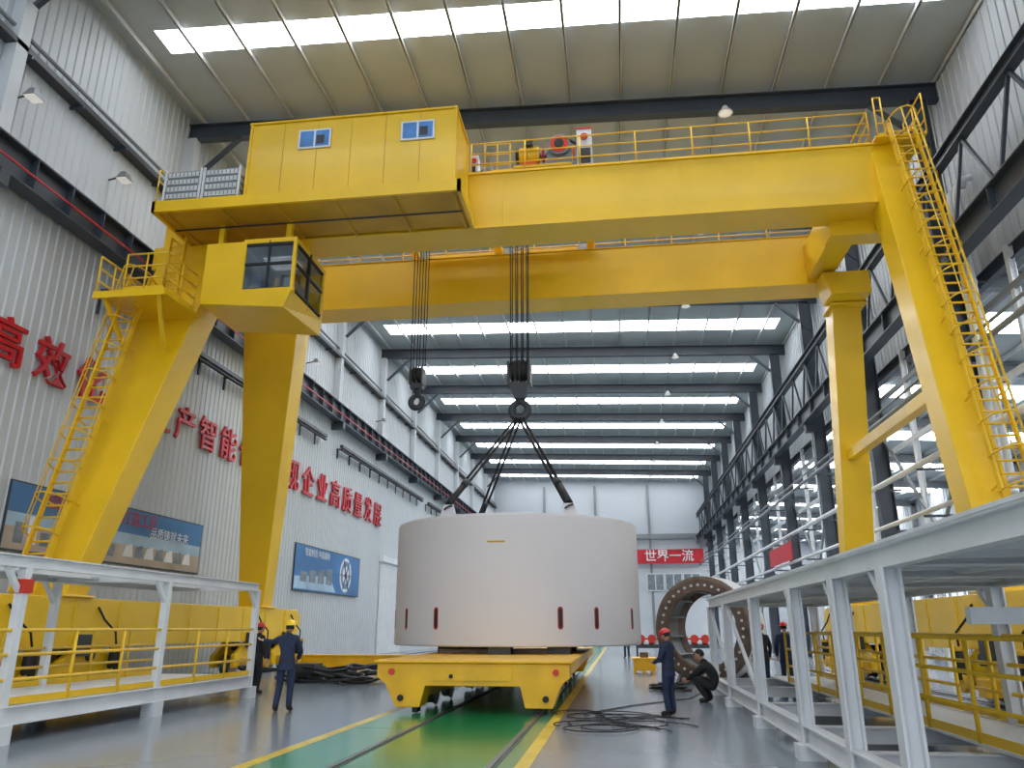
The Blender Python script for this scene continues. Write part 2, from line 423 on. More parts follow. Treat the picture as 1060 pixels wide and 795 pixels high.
# ---------------------------------------------------------------- gantry crane
G=empty('gantry_crane')
ZB,ZT=13.05,14.95
for nm,ya in (('girder_front',20.35),('girder_rear',25.75)):
    b=MB();yb=ya+1.15
    b.box(-13.9,7.85,ya,yb,ZB+.03,ZT-.03,YEL);b.box(-13.95,7.9,ya-.06,yb+.06,ZT-.03,ZT,YEL);b.box(-13.95,7.9,ya-.06,yb+.06,ZB,ZB+.03,YEL)
    b.box(-13,7.4,ya+.5,ya+.6,ZT,ZT+.1,STEEL)
    for x in (-8.2,-3.0,2.3): b.box(x-.008,x+.008,ya-.006,ya,ZB+.05,ZT-.05,YEL)
    b.out(nm,G,.01)
b=MB()
for x0,x1 in ((7.0,7.8),(-13.8,-12.9)):
    b.box(x0,x1,21.5,25.75,13.2,14.5,YEL)
b.box(6.6,8.4,21.3,22.0,12.6,13.1,YEL);b.frus((7.5,8.8,24.9,26.0,12.3),(7.3,8.8,24.9,26.0,13.1),YEL)
b.out('end_ties',G,.015)
b=MB()
b.frus((-14.0,-13.05,17.35,18.15,2.3),(-13.9,-11.75,20.35,21.5,ZB),YEL)
b.frus((-14.0,-13.05,28.1,28.9,2.3),(-13.8,-11.6,25.75,26.9,ZB),YEL)
b.frus((7.6,8.5,17.35,18.15,2.3),(7.75,8.65,20.4,21.4,ZT),YEL)
b.frus((7.65,8.6,28.1,28.9,2.3),(7.8,8.75,25.75,26.7,ZB+.2),YEL)
b.box(7.95,8.25,19.2,27.4,7.05,7.4,YEL)
b.frus((-14.1,-11.6,20.2,21.6,12.3),(-14.1,-11.4,20.2,21.6,ZB),YEL)
for (x,y) in ((7.6,17.3),(7.6,28.0),(-14.0,17.3),(-14.0,28.0)):
    b.box(x-.1,x+1.1,y-.1,y+1.0,2.3,2.36,YEL)
b.box(7.65,8.85,25.6,26.8,12.2,12.28,YEL)
b.out('legs',G,.02)
b=MB()
for xc in (-13.5,8.15):
    b.prism([(14.6,1.5),(15.4,1.15),(30.8,1.15),(31.6,1.5),(31.6,2.1),(31.2,2.3),(15.0,2.3),(14.6,2.1)],'x',xc-.5,xc+.5,YEL)
    for k in range(9): yy=16+k*1.75;b.box(xc-.53,xc+.53,yy,yy+.04,1.2,2.25,YEL)
    for yc in (15.6,18.6,27.6,30.6):
        for s0,s1 in ((-.45,-.3),(.3,.45)):
            b.prism([(yc-1.3,.3),(yc+1.3,.3),(yc+1.3,.7),(yc+.45,1.15),(yc-.45,1.15),(yc-1.3,.7)],'x',xc+s0,xc+s1,YEL)
        b.cyl((xc-.55,yc,.95),(xc+.55,yc,.95),.13,DGREY)
        for dy in (-.8,.8):
            b.lathe([(.36,-.16),(.36,-.11),(.31,-.1),(.31,.1),(.36,.11),(.36,.16)],(xc,yc+dy,.39),(1,0,0),STEEL,24)
            b.cyl((xc-.5,yc+dy,.4),(xc+.5,yc+dy,.4),.1,BLACK,14)
        s=1 if xc<0 else -1
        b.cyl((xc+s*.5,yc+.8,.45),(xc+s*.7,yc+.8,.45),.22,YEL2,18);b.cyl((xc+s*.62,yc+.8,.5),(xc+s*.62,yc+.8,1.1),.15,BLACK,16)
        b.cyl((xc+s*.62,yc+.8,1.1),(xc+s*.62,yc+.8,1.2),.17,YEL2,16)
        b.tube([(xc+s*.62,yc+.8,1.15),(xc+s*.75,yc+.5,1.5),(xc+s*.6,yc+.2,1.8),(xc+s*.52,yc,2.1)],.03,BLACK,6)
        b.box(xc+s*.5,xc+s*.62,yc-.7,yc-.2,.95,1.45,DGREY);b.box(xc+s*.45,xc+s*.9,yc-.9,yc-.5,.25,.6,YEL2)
    b.box(xc-.15,xc+.15,14.0,14.6,1.5,1.9,YEL);b.cyl((xc,13.8,1.7),(xc,14.0,1.7),.16,BLACK,16)
b.out('travel_bogies',G,.012)
b=MB()
b.ladder((8.45,16.95,2.4),(8.5,19.95,15.3),(1,0,0),(0,-1,.25),YELD,.66)
b.ladder((-13.85,17.0,2.4),(-13.55,19.0,11.4),(1,0,0),(0,-1,.25),YELD,.66)
# leg landing on the cabin side
b.box(-13.9,-11.9,17.7,19.6,10.3,10.38,YEL);b.box(-13.95,-11.85,17.65,17.72,10.2,10.4,YEL)
b.rail([(-11.9,17.7,10.38),(-13.1,17.7,10.38)],1.1,YELD,.026,3,.6);b.rail([(-13.9,17.7,10.38),(-13.9,19.6,10.38)],1.1,YELD,.026,3,.7);b.rail([(-11.9,19.2,10.38),(-11.9,17.7,10.38)],1.1,YELD,.026,3,.7)
b.beam((-12.1,17.8,10.3),(-12.5,19.0,9.1),.1,.1,YEL);b.beam((-13.7,17.8,10.3),(-13.6,18.9,9.1),.1,.1,YEL)
b.ladder((-13.0,19.55,10.4),(-13.0,19.75,13.1),(1,0,0),(0,-1,0),YELD,.5,False)
b.box(7.8,9.2,20.0,21.4,14.95,15.0,YEL);b.rail([(7.9,20.05,15),(8.1,20.05,15)],1.3,YELD,sp=.5);b.rail([(9.2,20.0,15),(9.2,21.4,15)],1.3,YELD,sp=.7)
b.out('access_ladders',G)
b=MB()
b.rail([(-4.0,20.4,ZT),(7.8,20.4,ZT)],1.12,YELD,.024,3,1.75)
b.rail([(-13.2,26.8,ZT),(7.8,26.8,ZT),(7.8,20.4,ZT)],1.12,YELD,.024,3,1.75)
b.out('girder_railings',G)
b=MB();PX=-12.9
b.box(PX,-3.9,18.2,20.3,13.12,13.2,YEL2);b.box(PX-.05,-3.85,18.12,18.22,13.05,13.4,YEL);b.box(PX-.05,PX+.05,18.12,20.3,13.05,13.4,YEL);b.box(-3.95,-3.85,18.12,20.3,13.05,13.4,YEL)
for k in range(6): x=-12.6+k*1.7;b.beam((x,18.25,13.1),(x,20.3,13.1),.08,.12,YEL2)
b.tube([(-12.8,19.2,13.02),(-4,19.2,13.02)],.03,DGREY,6)
b.rail([(PX,18.2,13.4),(PX,20.3,13.4)],1.1,YELD,.02,3,1.0)
b.out('side_platform',G)
b=MB()
x0,x1,y0,y1,z0,z1=-10.3,-4.1,18.45,20.25,13.4,15.95
b.box(x0,x1,y0,y1,z0,z1,YEL)
for x in (x0,x1):
    for y in (y0,y1): b.box(x-.04,x+.04,y-.04,y+.04,z0,z1+.02,YEL)
b.box(x0-.06,x1+.06,y0-.06,y1+.06,z1,z1+.06,YEL);b.box(x0-.05,x1+.05,y0-.05,y0,z0,z0+.12,YEL)
for k in range(1,6): x=x0+k*(x1-x0)/6;b.box(x-.008,x+.008,y0-.012,y0,z0+.1,z1,YEL2)
for xc in (-8.3,-5.2):
    b.box(xc-.5,xc+.5,y0-.05,y0-.01,14.98,15.62,WHITE);b.box(xc-.44,xc-.03,y0-.06,y0-.04,15.04,15.56,BLUEG);b.box(xc+.03,xc+.44,y0-.06,y0-.04,15.04,15.56,BLUEG)
    b.box(xc+.06,xc+.3,y0-.065,y0-.05,15.1,15.4,DGREY)
for k in range(3): b.cyl((x0+1+k*2,19.3,z1+.05),(x0+1+k*2,19.3,z1+.25),.05,YEL,8)
b.out('electrical_room',G,.01)
b=MB()
for (xa,xb,yy,top) in ((-12.75,-11.65,18.3,5),(-11.55,-10.45,18.3,5),(-12.6,-11.5,19.2,6),(-11.4,-10.45,19.2,6)):
    zz=13.3
    b.box(xa+.04,xb-.04,yy+.04,yy+.8,zz,zz+.235*top,MGREY)
    for k in range(top):
        b.box(xa,xb,yy,yy+.84,zz+k*.235+.03,zz+.18+k*.235,PURL)
        for j in range(9): xx=xa+.06+j*(xb-xa-.12)/8;b.box(xx-.015,xx+.015,yy-.02,yy,zz+k*.235+.05,zz+k*.235+.16,MGREY)
    for xx in (xa,xb): b.box(xx-.03,xx+.03,yy-.03,yy+.03,zz,zz+.235*top+.05,WHITE)
b.out('resistor_boxes',G,.008)
# cabin
b=MB();CT=12.3
b.box(-11.5,-10.35,18.85,21.0,10.55,CT,YEL)
b.box(-10.35,-8.75,18.85,21.0,CT-.15,CT-.09,PWHITE);b.box(-10.35,-8.75,18.82,21.03,CT-.09,CT+.05,YEL);b.box(-10.34,-10.3,18.95,20.9,10.65,CT-.15,PWHITE)
b.box(-10.35,-8.75,20.92,21.0,10.5,11.2,YEL);b.box(-10.3,-8.8,20.95,20.97,11.2,CT-.1,DGLASS);b.box(-9.57,-9.5,20.92,21.0,11.2,CT-.1,BLACK)
b.hexa([(-11.5,18.85,10.4),(-8.9,18.65,10.08),(-8.75,21,10.12),(-11.5,21,10.4),(-11.5,18.85,10.62),(-8.7,18.65,10.6),(-8.7,21,10.6),(-11.5,21,10.62)],YEL)
b.box(-10.35,-8.7,18.78,18.88,10.55,10.75,YEL);b.box(-10.3,-8.75,18.9,20.95,10.6,10.64,MGREY)
for (x,y) in ((-10.3,18.85),(-8.78,18.85),(-8.78,21.0),(-9.55,18.85)):
    w=.05 if x!=-9.55 else .03
    b.box(x-w,x+w,y-w,y+w,10.5,CT,YEL if x!=-9.55 else BLACK)
b.box(-8.83,-8.73,19.85,19.95,10.5,CT,BLACK)
b.box(-10.3,-8.75,18.81,18.88,11.5,11.58,BLACK);b.box(-8.81,-8.74,18.9,21,11.5,11.58,BLACK)
for z in (10.74,CT-.16): b.box(-10.3,-8.75,18.81,18.88,z-.03,z+.05,BLACK);b.box(-8.81,-8.74,18.9,21,z-.03,z+.05,BLACK)
b.box(-10.28,-8.8,18.84,18.86,10.7,CT-.1,DGLASS);b.box(-8.79,-8.77,18.9,20.95,10.6,CT-.1,DGLASS)
b.box(-10.2,-9.9,19.2,20.2,10.64,11.35,WHITE);b.box(-9.2,-8.95,19.2,20.2,10.64,11.25,WHITE);b.cyl((-9.07,19.5,11.25),(-9.07,19.45,11.5),.02,BLACK,6);b.ball((-9.07,19.45,11.52),.04,REDO,10,8)
b.box(-9.8,-9.3,19.7,20.2,10.95,11.1,DGREY);b.cyl((-9.55,19.95,10.64),(-9.55,19.95,10.95),.06,BLACK,10);b.box(-9.8,-9.3,20.2,20.3,11.05,11.85,DGREY)
b.box(-10.1,-9.2,19.6,20.4,CT-.2,CT-.15,LAMP)
for x in (-11.3,-9.2): b.box(x-.08,x+.08,19.2,19.36,CT,13.1,YEL);b.box(x-.08,x+.08,20.5,20.66,CT,13.1,YEL)
b.out('operator_cabin',G,.008)
# crab trolley
b=MB()
for x in (-7.2,-4.0,-.5): b.box(x-.15,x+.15,20.9,26.7,15.2,15.45,YEL)
for y in (21.0,22.2,24.9,26.5): b.box(-7.3,-.4,y-.12,y+.12,15.22,15.42,YEL)
for x in (-7.0,-.8,-3.6):
    for y in (20.92,26.32): b.lathe([(.2,-.12),(.2,.12)],(x,y,15.25),(0,1,0),STEEL,20)
for x in (-6.2,-2.85):
    b.lathe([(.6,-1.2),(.6,-1.12),(.48,-1.1),(.48,1.1),(.6,1.12),(.6,1.2)],(x,23.2,16.0),(1,0,0),MGREY,28)
    b.box(x-1.3,x-1.22,22.8,23.6,15.4,16.1,YEL);b.box(x+1.22,x+1.3,22.8,23.6,15.4,16.1,YEL)
b.M=Matrix.Translation((-1.4,20.8,14.95))@Matrix.Scale(1.17,4)@Matrix.Translation((1.4,-20.8,-14.97))
b.box(-2.5,-.95,20.5,21.2,15.12,15.2,YEL)
for x in (-2.4,-1.9,-1.5,-1.05): b.box(x-.03,x+.03,20.55,21.15,14.97,15.12,ORG)
b.cyl((-2.36,20.75,15.62),(-1.82,20.75,15.62),.22,YEL,20)
for k in range(7): x=-2.3+k*.07;b.lathe([(.245,-.01),(.245,.01)],(x,20.75,15.62),(1,0,0),YEL,20)
b.cyl((-2.46,20.75,15.62),(-2.36,20.75,15.62),.19,BLACK,18);b.box(-2.3,-1.9,20.6,20.9,15.2,15.42,ORG);b.box(-2.2,-1.98,20.5,20.75,15.8,15.95,DGREY)
b.cyl((-1.82,20.75,15.62),(-1.62,20.75,15.62),.07,STEEL,12);b.lathe([(.2,-.03),(.2,.03)],(-1.72,20.75,15.62),(1,0,0),RED,24)
b.prism([(-1.62,15.2),(-.95,15.2),(-.95,15.75),(-1.1,15.95),(-1.45,15.95),(-1.62,15.75)],'y',20.6,21.1,MGREY)
b.lathe([(.3,-.04),(.3,.04)],(-1.28,20.52,15.75),(0,1,0),MGREY,30);b.lathe([(.24,-.06),(.24,.06)],(-1.28,20.51,15.75),(0,1,0),REDO,30);b.lathe([(.13,-.08),(.13,.08)],(-1.28,20.5,15.75),(0,1,0),BLACK,20)
b.tube([(-1.6,20.9,15.9),(-1.5,20.9,16.15),(-1.1,20.9,16.2),(-.85,20.9,16.0)],.035,BLACK,8)
b.box(-1.9,-1.55,21.2,21.6,15.4,16.1,MGREY);b.cyl((-1.1,21.3,16.0),(-.9,21.3,16.0),.2,ORG,16)
b.box(-.82,-.42,20.55,20.95,15.0,16.2,PURL);b.box(-.78,-.46,20.52,20.55,15.15,15.6,DGREY);b.lathe([(.1,-.02),(.1,.02)],(-.62,20.52,15.95),(0,1,0),REDO,18);b.box(-.84,-.4,20.53,20.97,16.2,16.24,REDO)
b.M=Matrix.Identity(4)
b.box(-4.05,-3.8,20.45,20.85,15.0,15.75,PWHITE);b.lathe([(.09,-.02),(.09,.02)],(-3.92,20.43,15.5),(0,1,0),REDO,16);b.box(-3.98,-3.87,20.43,20.45,15.1,15.3,DGREY)
b.rail([(-3.6,20.55,15.0),(-2.8,20.55,15.0)],1.1,YELD,.02,3,.5)
b.out('crab_trolley',G,.008)
def hook(b,x,y,z,r,m):
    pts=[(x,y,z+r*2.2),(x,y,z+r*1.4)]
    for k in range(13):
        a=math.radians(90-k*21.5);pts.append((x+math.cos(a)*r,y,z+math.sin(a)*r))
    rad=[r*.3,r*.32]+[r*(.34+.16*math.sin(math.pi*k/12)) for k in range(11)]+[r*.28,r*.12]
    b.tube(pts,rad,m,10)
b=MB();hy=23.2
for i in range(4):
    for dy in (-.18,.18):
        x=-2.85-.27+i*.18;b.tube([(x,hy+dy*1.6,15.55),(x,hy+dy,9.6)],.02,BLACK,5)
for i in range(3):
    for dy in (-.14,.14):
        x=-6.2-.2+i*.2;b.tube([(x,hy+dy*1.6,15.55),(x,hy+dy,9.5)],.018,BLACK,5)
b.box(-3.22,-3.15,hy-.32,hy+.32,8.95,9.7,DGREY);b.box(-2.55,-2.48,hy-.32,hy+.32,8.95,9.7,DGREY)
for x in (-3.05,-2.9,-2.75,-2.65): b.lathe([(.38,-.05),(.32,-.01),(.32,.01),(.38,.05)],(x,hy,9.45),(1,0,0),BLACK,24)
b.frus((-3.0,-2.7,hy-.15,hy+.15,8.5),(-3.2,-2.5,hy-.22,hy+.22,9.0),DGREY)
hook(b,-2.85,hy,8.15,.26,DGREY)
b.M=Matrix.Translation((-5.7,2*hy+.1,0))@Matrix.Rotation(math.pi,4,'Z');hook(b,-2.85,hy+.05,8.15,.26,DGREY);b.M=Matrix.Identity(4)
b.box(-6.42,-6.38,hy-.25,hy+.25,9.1,9.65,DGREY);b.box(-6.02,-5.98,hy-.25,hy+.25,9.1,9.65,DGREY)
for x in (-6.28,-6.12): b.lathe([(.28,-.05),(.24,0),(.28,.05)],(x,hy,9.45),(1,0,0),BLACK,20)
b.box(-6.4,-6.0,hy-.15,hy+.15,8.98,9.15,DGREY);b.cyl((-6.2,hy,9.0),(-6.2,hy,8.8),.08,DGREY,14)
hook(b,-6.2,hy,8.55,.2,DGREY)
b.M=Matrix.Translation((-12.4,2*hy+.06,0))@Matrix.Rotation(math.pi,4,'Z');hook(b,-6.2,hy+.03,8.55,.2,DGREY);b.M=Matrix.Identity(4)
b.out('hoist_blocks',G)

# ---------------------------------------------------------------- shield cylinder
CX,CY,CR=-2.87,22.7,3.45;C0,C1=1.16,4.38
Sh=empty('tunnel_shield_cylinder')
b=MB()
b.lathe([(CR-.03,C0),(CR,C0+.03),(CR,C1-.06),(CR-.02,C1-.04),(CR-.02,C1-.01),(CR-.05,C1),(CR-.45,C1),(CR-.45,C1-.2),(CR-.12,C1-.25),(CR-.12,C0+.25),(CR-.5,C0+.2),(CR-.5,C0)],(CX,CY,0),(0,0,1),CYLW,160,True)
b.out('shell',Sh)
b=MB()
b.lathe([(CR-.45,C0+.5),(CR-.45,C0+.56),(.01,C0+.56),(.01,C0+.5)],(CX,CY,0),(0,0,1),DGREY,48,True)
for d in (-50,-29,24.8,42,68,95,120,150,175,200,225,250,275,-68):
    a=math.radians(d);n=Vector((math.sin(a),-math.cos(a),0));t=Vector((math.cos(a),math.sin(a),0));c=Vector((CX,CY,1.83))+n*(CR)
    M=Matrix((( t.x,n.x,0,c.x),(t.y,n.y,0,c.y),(0,0,1,c.z),(0,0,0,1)))
    b.M=M
    def caps(hw,hh,y0,y1,m):
        pts=[]
        for k in range(7): q=math.pi*k/6;pts.append((math.cos(q)*hw,hh-hw+math.sin(q)*hw))
        for k in range(7): q=math.pi+math.pi*k/6;pts.append((math.cos(q)*hw,-hh+hw+math.sin(q)*hw))
        b.prism(pts,'y',y0,y1,m)
    caps(.095,.3,-.03,.006,CYLW);caps(.07,.27,-.02,.010,SLOT);caps(.035,.22,-.01,.013,BLACK)
b.M=Matrix.Identity(4)
b.out('slots',Sh)
b=MB()
LUG=[]
for dx,dy in ((-1.45,-2.9),(1.7,-2.75),(-1.75,2.7),(1.75,2.7)):
    x,y=CX+dx,CY+dy;LUG.append((x,y,C1+.22))
    b.prism([(x-.22,C1),(x+.22,C1),(x+.12,C1+.3),(x-.12,C1+.3)],'y',y-.04,y+.04,CYLW)
    b.tube([(x+.1*math.cos(k*math.pi/5),y+.13*math.sin(k*math.pi/5)*1.0,C1+.22+.05*math.cos(k*math.pi/5)) for k in range(10)],.03,DGREY,6,True)
for (dx,dz,w) in ((-.1,C1-.72,.45),): b.box(CX+dx-w/2,CX+dx+w/2,CY-CR-.012,CY-CR+.03,dz-.02,dz+.02,YEL2)
b.out('lifting_lugs',Sh)
b=MB()
for (x,y,z) in LUG:
    p=Vector((CX+.02,hy,7.95));q=Vector((x,y,z+.1))
    for o in (-.07,.07): b.tube([p+Vector((o,0,0)),q+Vector((o,0,0))],.036,BLACK,6)
    d=(p-q).normalized();b.tube([q,q+d*.9],.085,BLACK,8)
    b.lathe([(.1,0),(.1,.2)],q+d*.9,d,DGREY,12)
b.out('lifting_slings')

# ---------------------------------------------------------------- flatcar
F=empty('transfer_flatcar');b=MB()
prof=[(-4.8,.94),(-.98,.94),(-.98,.68),(-1.15,.55),(-1.32,.13),(-1.85,.13),(-1.95,.52),(-3.82,.52),(-3.92,.13),(-4.4,.13),(-4.62,.55),(-4.8,.68)]
b.prism(prof,'y',15.75,16.35,CART);b.prism(prof,'y',28.9,29.5,CART)
b.box(-4.8,-.98,16.35,28.9,.72,.94,CART)
for xa,xb in ((-4.3,-3.9),(-1.85,-1.45)): b.box(xa,xb,16.35,28.9,.28,.72,CART)
for k in range(8): y=17.2+k*1.6;b.prism([(-4.78,.7),(-4.3,.3),(-4.3,.7)],'y',y,y+.04,CART);b.prism([(-1.0,.7),(-1.45,.7),(-1.45,.3)],'y',y,y+.04,CART)
b.box(-4.86,-.92,15.69,29.56,.94,.99,CART)
b.out('frame',F,.015)
b=MB()
for y in (17.6,19.2,22,23.6,26,27.6):
    for x in (-4.1,-1.65): b.lathe([(.3,-.1),(.3,.06),(.34,.07),(.34,.1)],(x,y,.36),(1,0,0),STEEL,24)
for x in (-4.5,-1.25):
    b.cyl((x,15.7,.78),(x,15.75,.78),.06,REDO,14);b.cyl((x+(.2 if x<-2 else -.2),15.7,.3),(x+(.2 if x<-2 else -.2),15.75,.3),.06,BLACK,14)
b.box(-3.7,-2.1,15.72,15.76,.62,.85,CART);b.cyl((-3.3,15.7,.7),(-3.3,15.76,.7),.04,BLACK)
for xx in (-4.05,-1.65): b.box(xx-.05,xx+.05,15.9,16.2,.022,.14,BLACK)
b.out('wheels_and_lamps',F)
b=MB()
for (x,y) in ((-4.35,20.6),(-1.5,20.1),(-4.35,22.7),(-1.5,22.7),(-4.0,25),(-1.6,25),(-2.9,19.65),(-3.6,21.6)):
    b.box(x-.28,x+.28,y-.25,y+.25,.99,1.16,DGREY)
b.box(-4.5,-1.3,19.95,20.15,.99,1.1,RUST)
b.out('packing_blocks',F,.01)

# ---------------------------------------------------------------- left steel frame
b=MB();xa,xb=-11.3,-8.9;ys=[3.2,7.05,10.9,14.8,18.8]
for x in (xa,xb):
    b.ibeam((x,ys[0],2.56),(x,ys[-1],2.56),.14,.18,.02,WHITE);b.ibeam((x,ys[0],.38),(x,ys[-1],.38),.16,.26,.02,WHITE)
    for y in ys:
        b.beam((x,y,.25),(x,y,2.5),.13,.13,WHITE)
        if y>4: b.beam((x,y,2.05),(x,y-.4,2.48),.07,.07,WHITE)
        b.box(x-.14,x+.14,y-.14,y+.14,0,.26,WHITE)
for y in ys: b.beam((xa,y,2.56),(xb,y,2.56),.12,.16,WHITE);b.beam((xa,y,.38),(xb,y,.38),.14,.2,WHITE)
for k in range(8):
    y=4.5+k*2;b.beam((xa,y,2.6),(xb,y,2.6),.07,.08,WHITE)
b.box(xa,xa+.9,ys[0],ys[-1],2.65,2.68,WHITE);b.beam((xa+.9,ys[0],2.58),(xa+.9,ys[-1],2.58),.07,.1,WHITE)
b.box(xa+.05,xb-.05,ys[0],ys[-1],.5,.53,WHITE)
b.beam((xa+1.2,ys[0],.3),(xa+1.2,ys[-1],.3),.1,.14,WHITE)
b.rail([(xb,ys[0],.52),(xb,ys[-1],.52)],1.05,YELD,.028,3,1.3);b.rail([(xa,ys[0],.52),(xa,ys[-1],.52)],1.05,YELD,.028,3,1.3)
b.box(xb-.06,xb+.1,10.8,11.0,2.1,2.3,REDO)
b.out('backup_gantry_frame')
# ---------------------------------------------------------------- right steel frame
b=MB();xa,xb=2.35,4.9;ys=[4.2,7.3,9.0,11.2,14.5,18.2,21.2]
for x in (xa,xb):
    b.ibeam((x,3.2,2.2),(x,21.4,2.2),.14,.2,.02,WHITE);b.ibeam((x,3.2,.3),(x,21.4,.3),.16,.24,.02,WHITE)
    for y in ys:
        b.ibeam((x,y,.1),(x,y,2.12),.17,.17,.025,WHITE,up=(1,0,0));b.box(x-.16,x+.16,y-.16,y+.16,0,.18,WHITE)
        b.beam((x,y+.05,1.75),(x,y+.45,2.12),.07,.07,WHITE)
for y in ys: b.ibeam((xa,y,2.2),(xb,y,2.2),.12,.18,.02,WHITE);b.ibeam((xa,y,.3),(xb,y,.3),.14,.2,.02,WHITE)
y=3.4
while y<21: b.beam((xa,y,2.22),(xb,y,2.22),.05,.1,WHITE);y+=.75
b.beam((3.6,3.2,2.2),(3.6,21.4,2.2),.07,.12,WHITE)
b.box(xa-.08,xb+.08,3.2,21.4,2.3,2.33,WHITE)
b.box(3.7,xb-.05,3.2,21.3,.42,.45,PURL)
b.beam((xb,7.3,1.7),(xa+.6,7.3,1.7),.1,.14,WHITE);b.ibeam((xb+.05,3.2,1.75),(xb+.05,12,1.75),.1,.16,.02,WHITE)
b.rail([(xb,3.4,.45),(xb,21.2,.45)],1.05,YELD,.028,3,1.2);b.rail([(3.7,8,.45),(3.7,19,.45)],1.05,YELD,.026,3,1.4)
b.beam((xa,14.5,.4),(xa,18.2,2.1),.06,.06,WHITE);b.beam((xa,18.2,.4),(xa,21.2,2.1),.06,.06,WHITE)
b.out('backup_gantry_frame.001')

# ---------------------------------------------------------------- ring, clutter
R=empty('bolted_steel_ring');b=MB()
ax=Vector((-.5,-.866,0)).normalized();c=Vector((2.75,25.4,1.56))
b.lathe([(1.56,-.55),(1.56,.55),(1.46,.6),(1.13,.6),(1.08,.55),(1.3,.45),(1.3,-.45),(1.08,-.55)],c,ax,RUST,64,True)
b.lathe([(1.565,-.5),(1.565,.5),(1.55,.5),(1.55,-.5)],c,ax,WHITE,64,True)
u=ax.orthogonal().normalized();w=ax.cross(u)
for k in range(36):
    a=k*math.pi/18;p=c+(u*math.cos(a)+w*math.sin(a))*1.3+ax*.6;b.cyl(p,p+ax*.04,.04,PURL,8)
for k in range(12):
    a=k*math.pi/6;d=u*math.cos(a)+w*math.sin(a);b.beam(c+d*1.1,c+d*1.32,.05,.9,MGREY,up=ax)
b.lathe([(1.31,-.4),(1.31,.4),(1.25,.4),(1.25,-.4)],c,ax,MGREY,64,True)
b.out('ring',R)
b=MB()
for s in (-1,1): b.prism([(2.75+s*.5,0),(2.75+s*1.1,0),(2.75+s*.95,.32)],'y',25.0,25.8,DGREY)
b.out('chocks',R)
b=MB()
b.box(.45,1.25,30,31.2,.12,.5,CART);b.box(.4,1.3,29.95,31.25,.5,.56,CART)
for x in (.5,.85,1.15): b.box(x-.05,x+.05,30,31.2,0,.12,CART)
b.box(.7,1.0,30.3,30.7,.56,.75,RUST);b.out('yellow_pallet_box',None,.01)
b=MB()
b.box(.9,5.2,47,47.9,.5,.7,DGREY);b.box(.9,1.0,47,47.9,0,.5,DGREY);b.box(5.1,5.2,47,47.9,0,.5,DGREY)
for k in range(7): x=1.2+k*.6;b.cyl((x,47.4,.7),(x,47.4,1.15),.16,REDO,14);b.lathe([(.24,0),(.24,.05)],(x,47.1,1.0),(0,1,0),REDO,14)
b.box(.9,5.2,47.3,47.5,.95,1.05,REDO);b.out('red_valve_rack')
b=MB();b.box(-13,-8.0,32,32.35,.08,.5,CART);b.box(-13.1,-7.9,31.95,32.4,.5,.56,CART)
for x in (-12.8,-10.5,-8.2): b.box(x-.15,x+.15,31.9,32.45,0,.1,CART)
b.out('yellow_spreader_beam',None,.01)
b=MB()
for k in range(16):
    cx,cy=-9.2+random.uniform(-1.5,1.7),25+random.uniform(-2,2.2);rr=random.uniform(.35,.8);h=.05+k*.028;pts=[]
    for i in range(26):
        a=i*.5;pts.append((cx+math.cos(a)*rr*(1+.1*math.sin(i)),cy+math.sin(a)*rr*.8,max(.05,h+.05*math.sin(a*2+k))))
    b.tube(pts,.045,BLACK if k%3 else DGREY,6)
b.box(-10.3,-8.6,24.3,26,0,.3,DGREY);b.box(-10,-9.3,24.0,24.7,.3,.55,DGREY)
b.out('hose_pile')
b=MB()
for k in range(5):
    cx,cy=.1+random.uniform(-.6,.5),14.4+random.uniform(-1.0,1.3);pts=[]
    for i in range(30):
        a=i*.35;pts.append((cx+math.cos(a)*(.5+.08*k)*(1-.01*i)-.02*i,cy+math.sin(a)*.6+.03*i,.014+.003*k))
    b.tube(pts,.01,BLACK,5)
b.tube([(1.2,15.6,.013),(.4,15.9,.013),(-.2,15.2,.013),(-.6,16.5,.013),(.2,18,.013),(1.6,20,.013),(2.1,22,.013)],.012,BLACK,5)
b.out('floor_cables')
b=MB()
for k in range(7):
    pts=[]
    for i in range(14): pts.append((.95+random.uniform(-.08,.08)+k*.1+math.sin(i*.8+k)*.2,21.7+i*.16,.05+.03*(k%3)))
    b.tube(pts,.03,BLACK,6)
b.out('hose_pile.001')

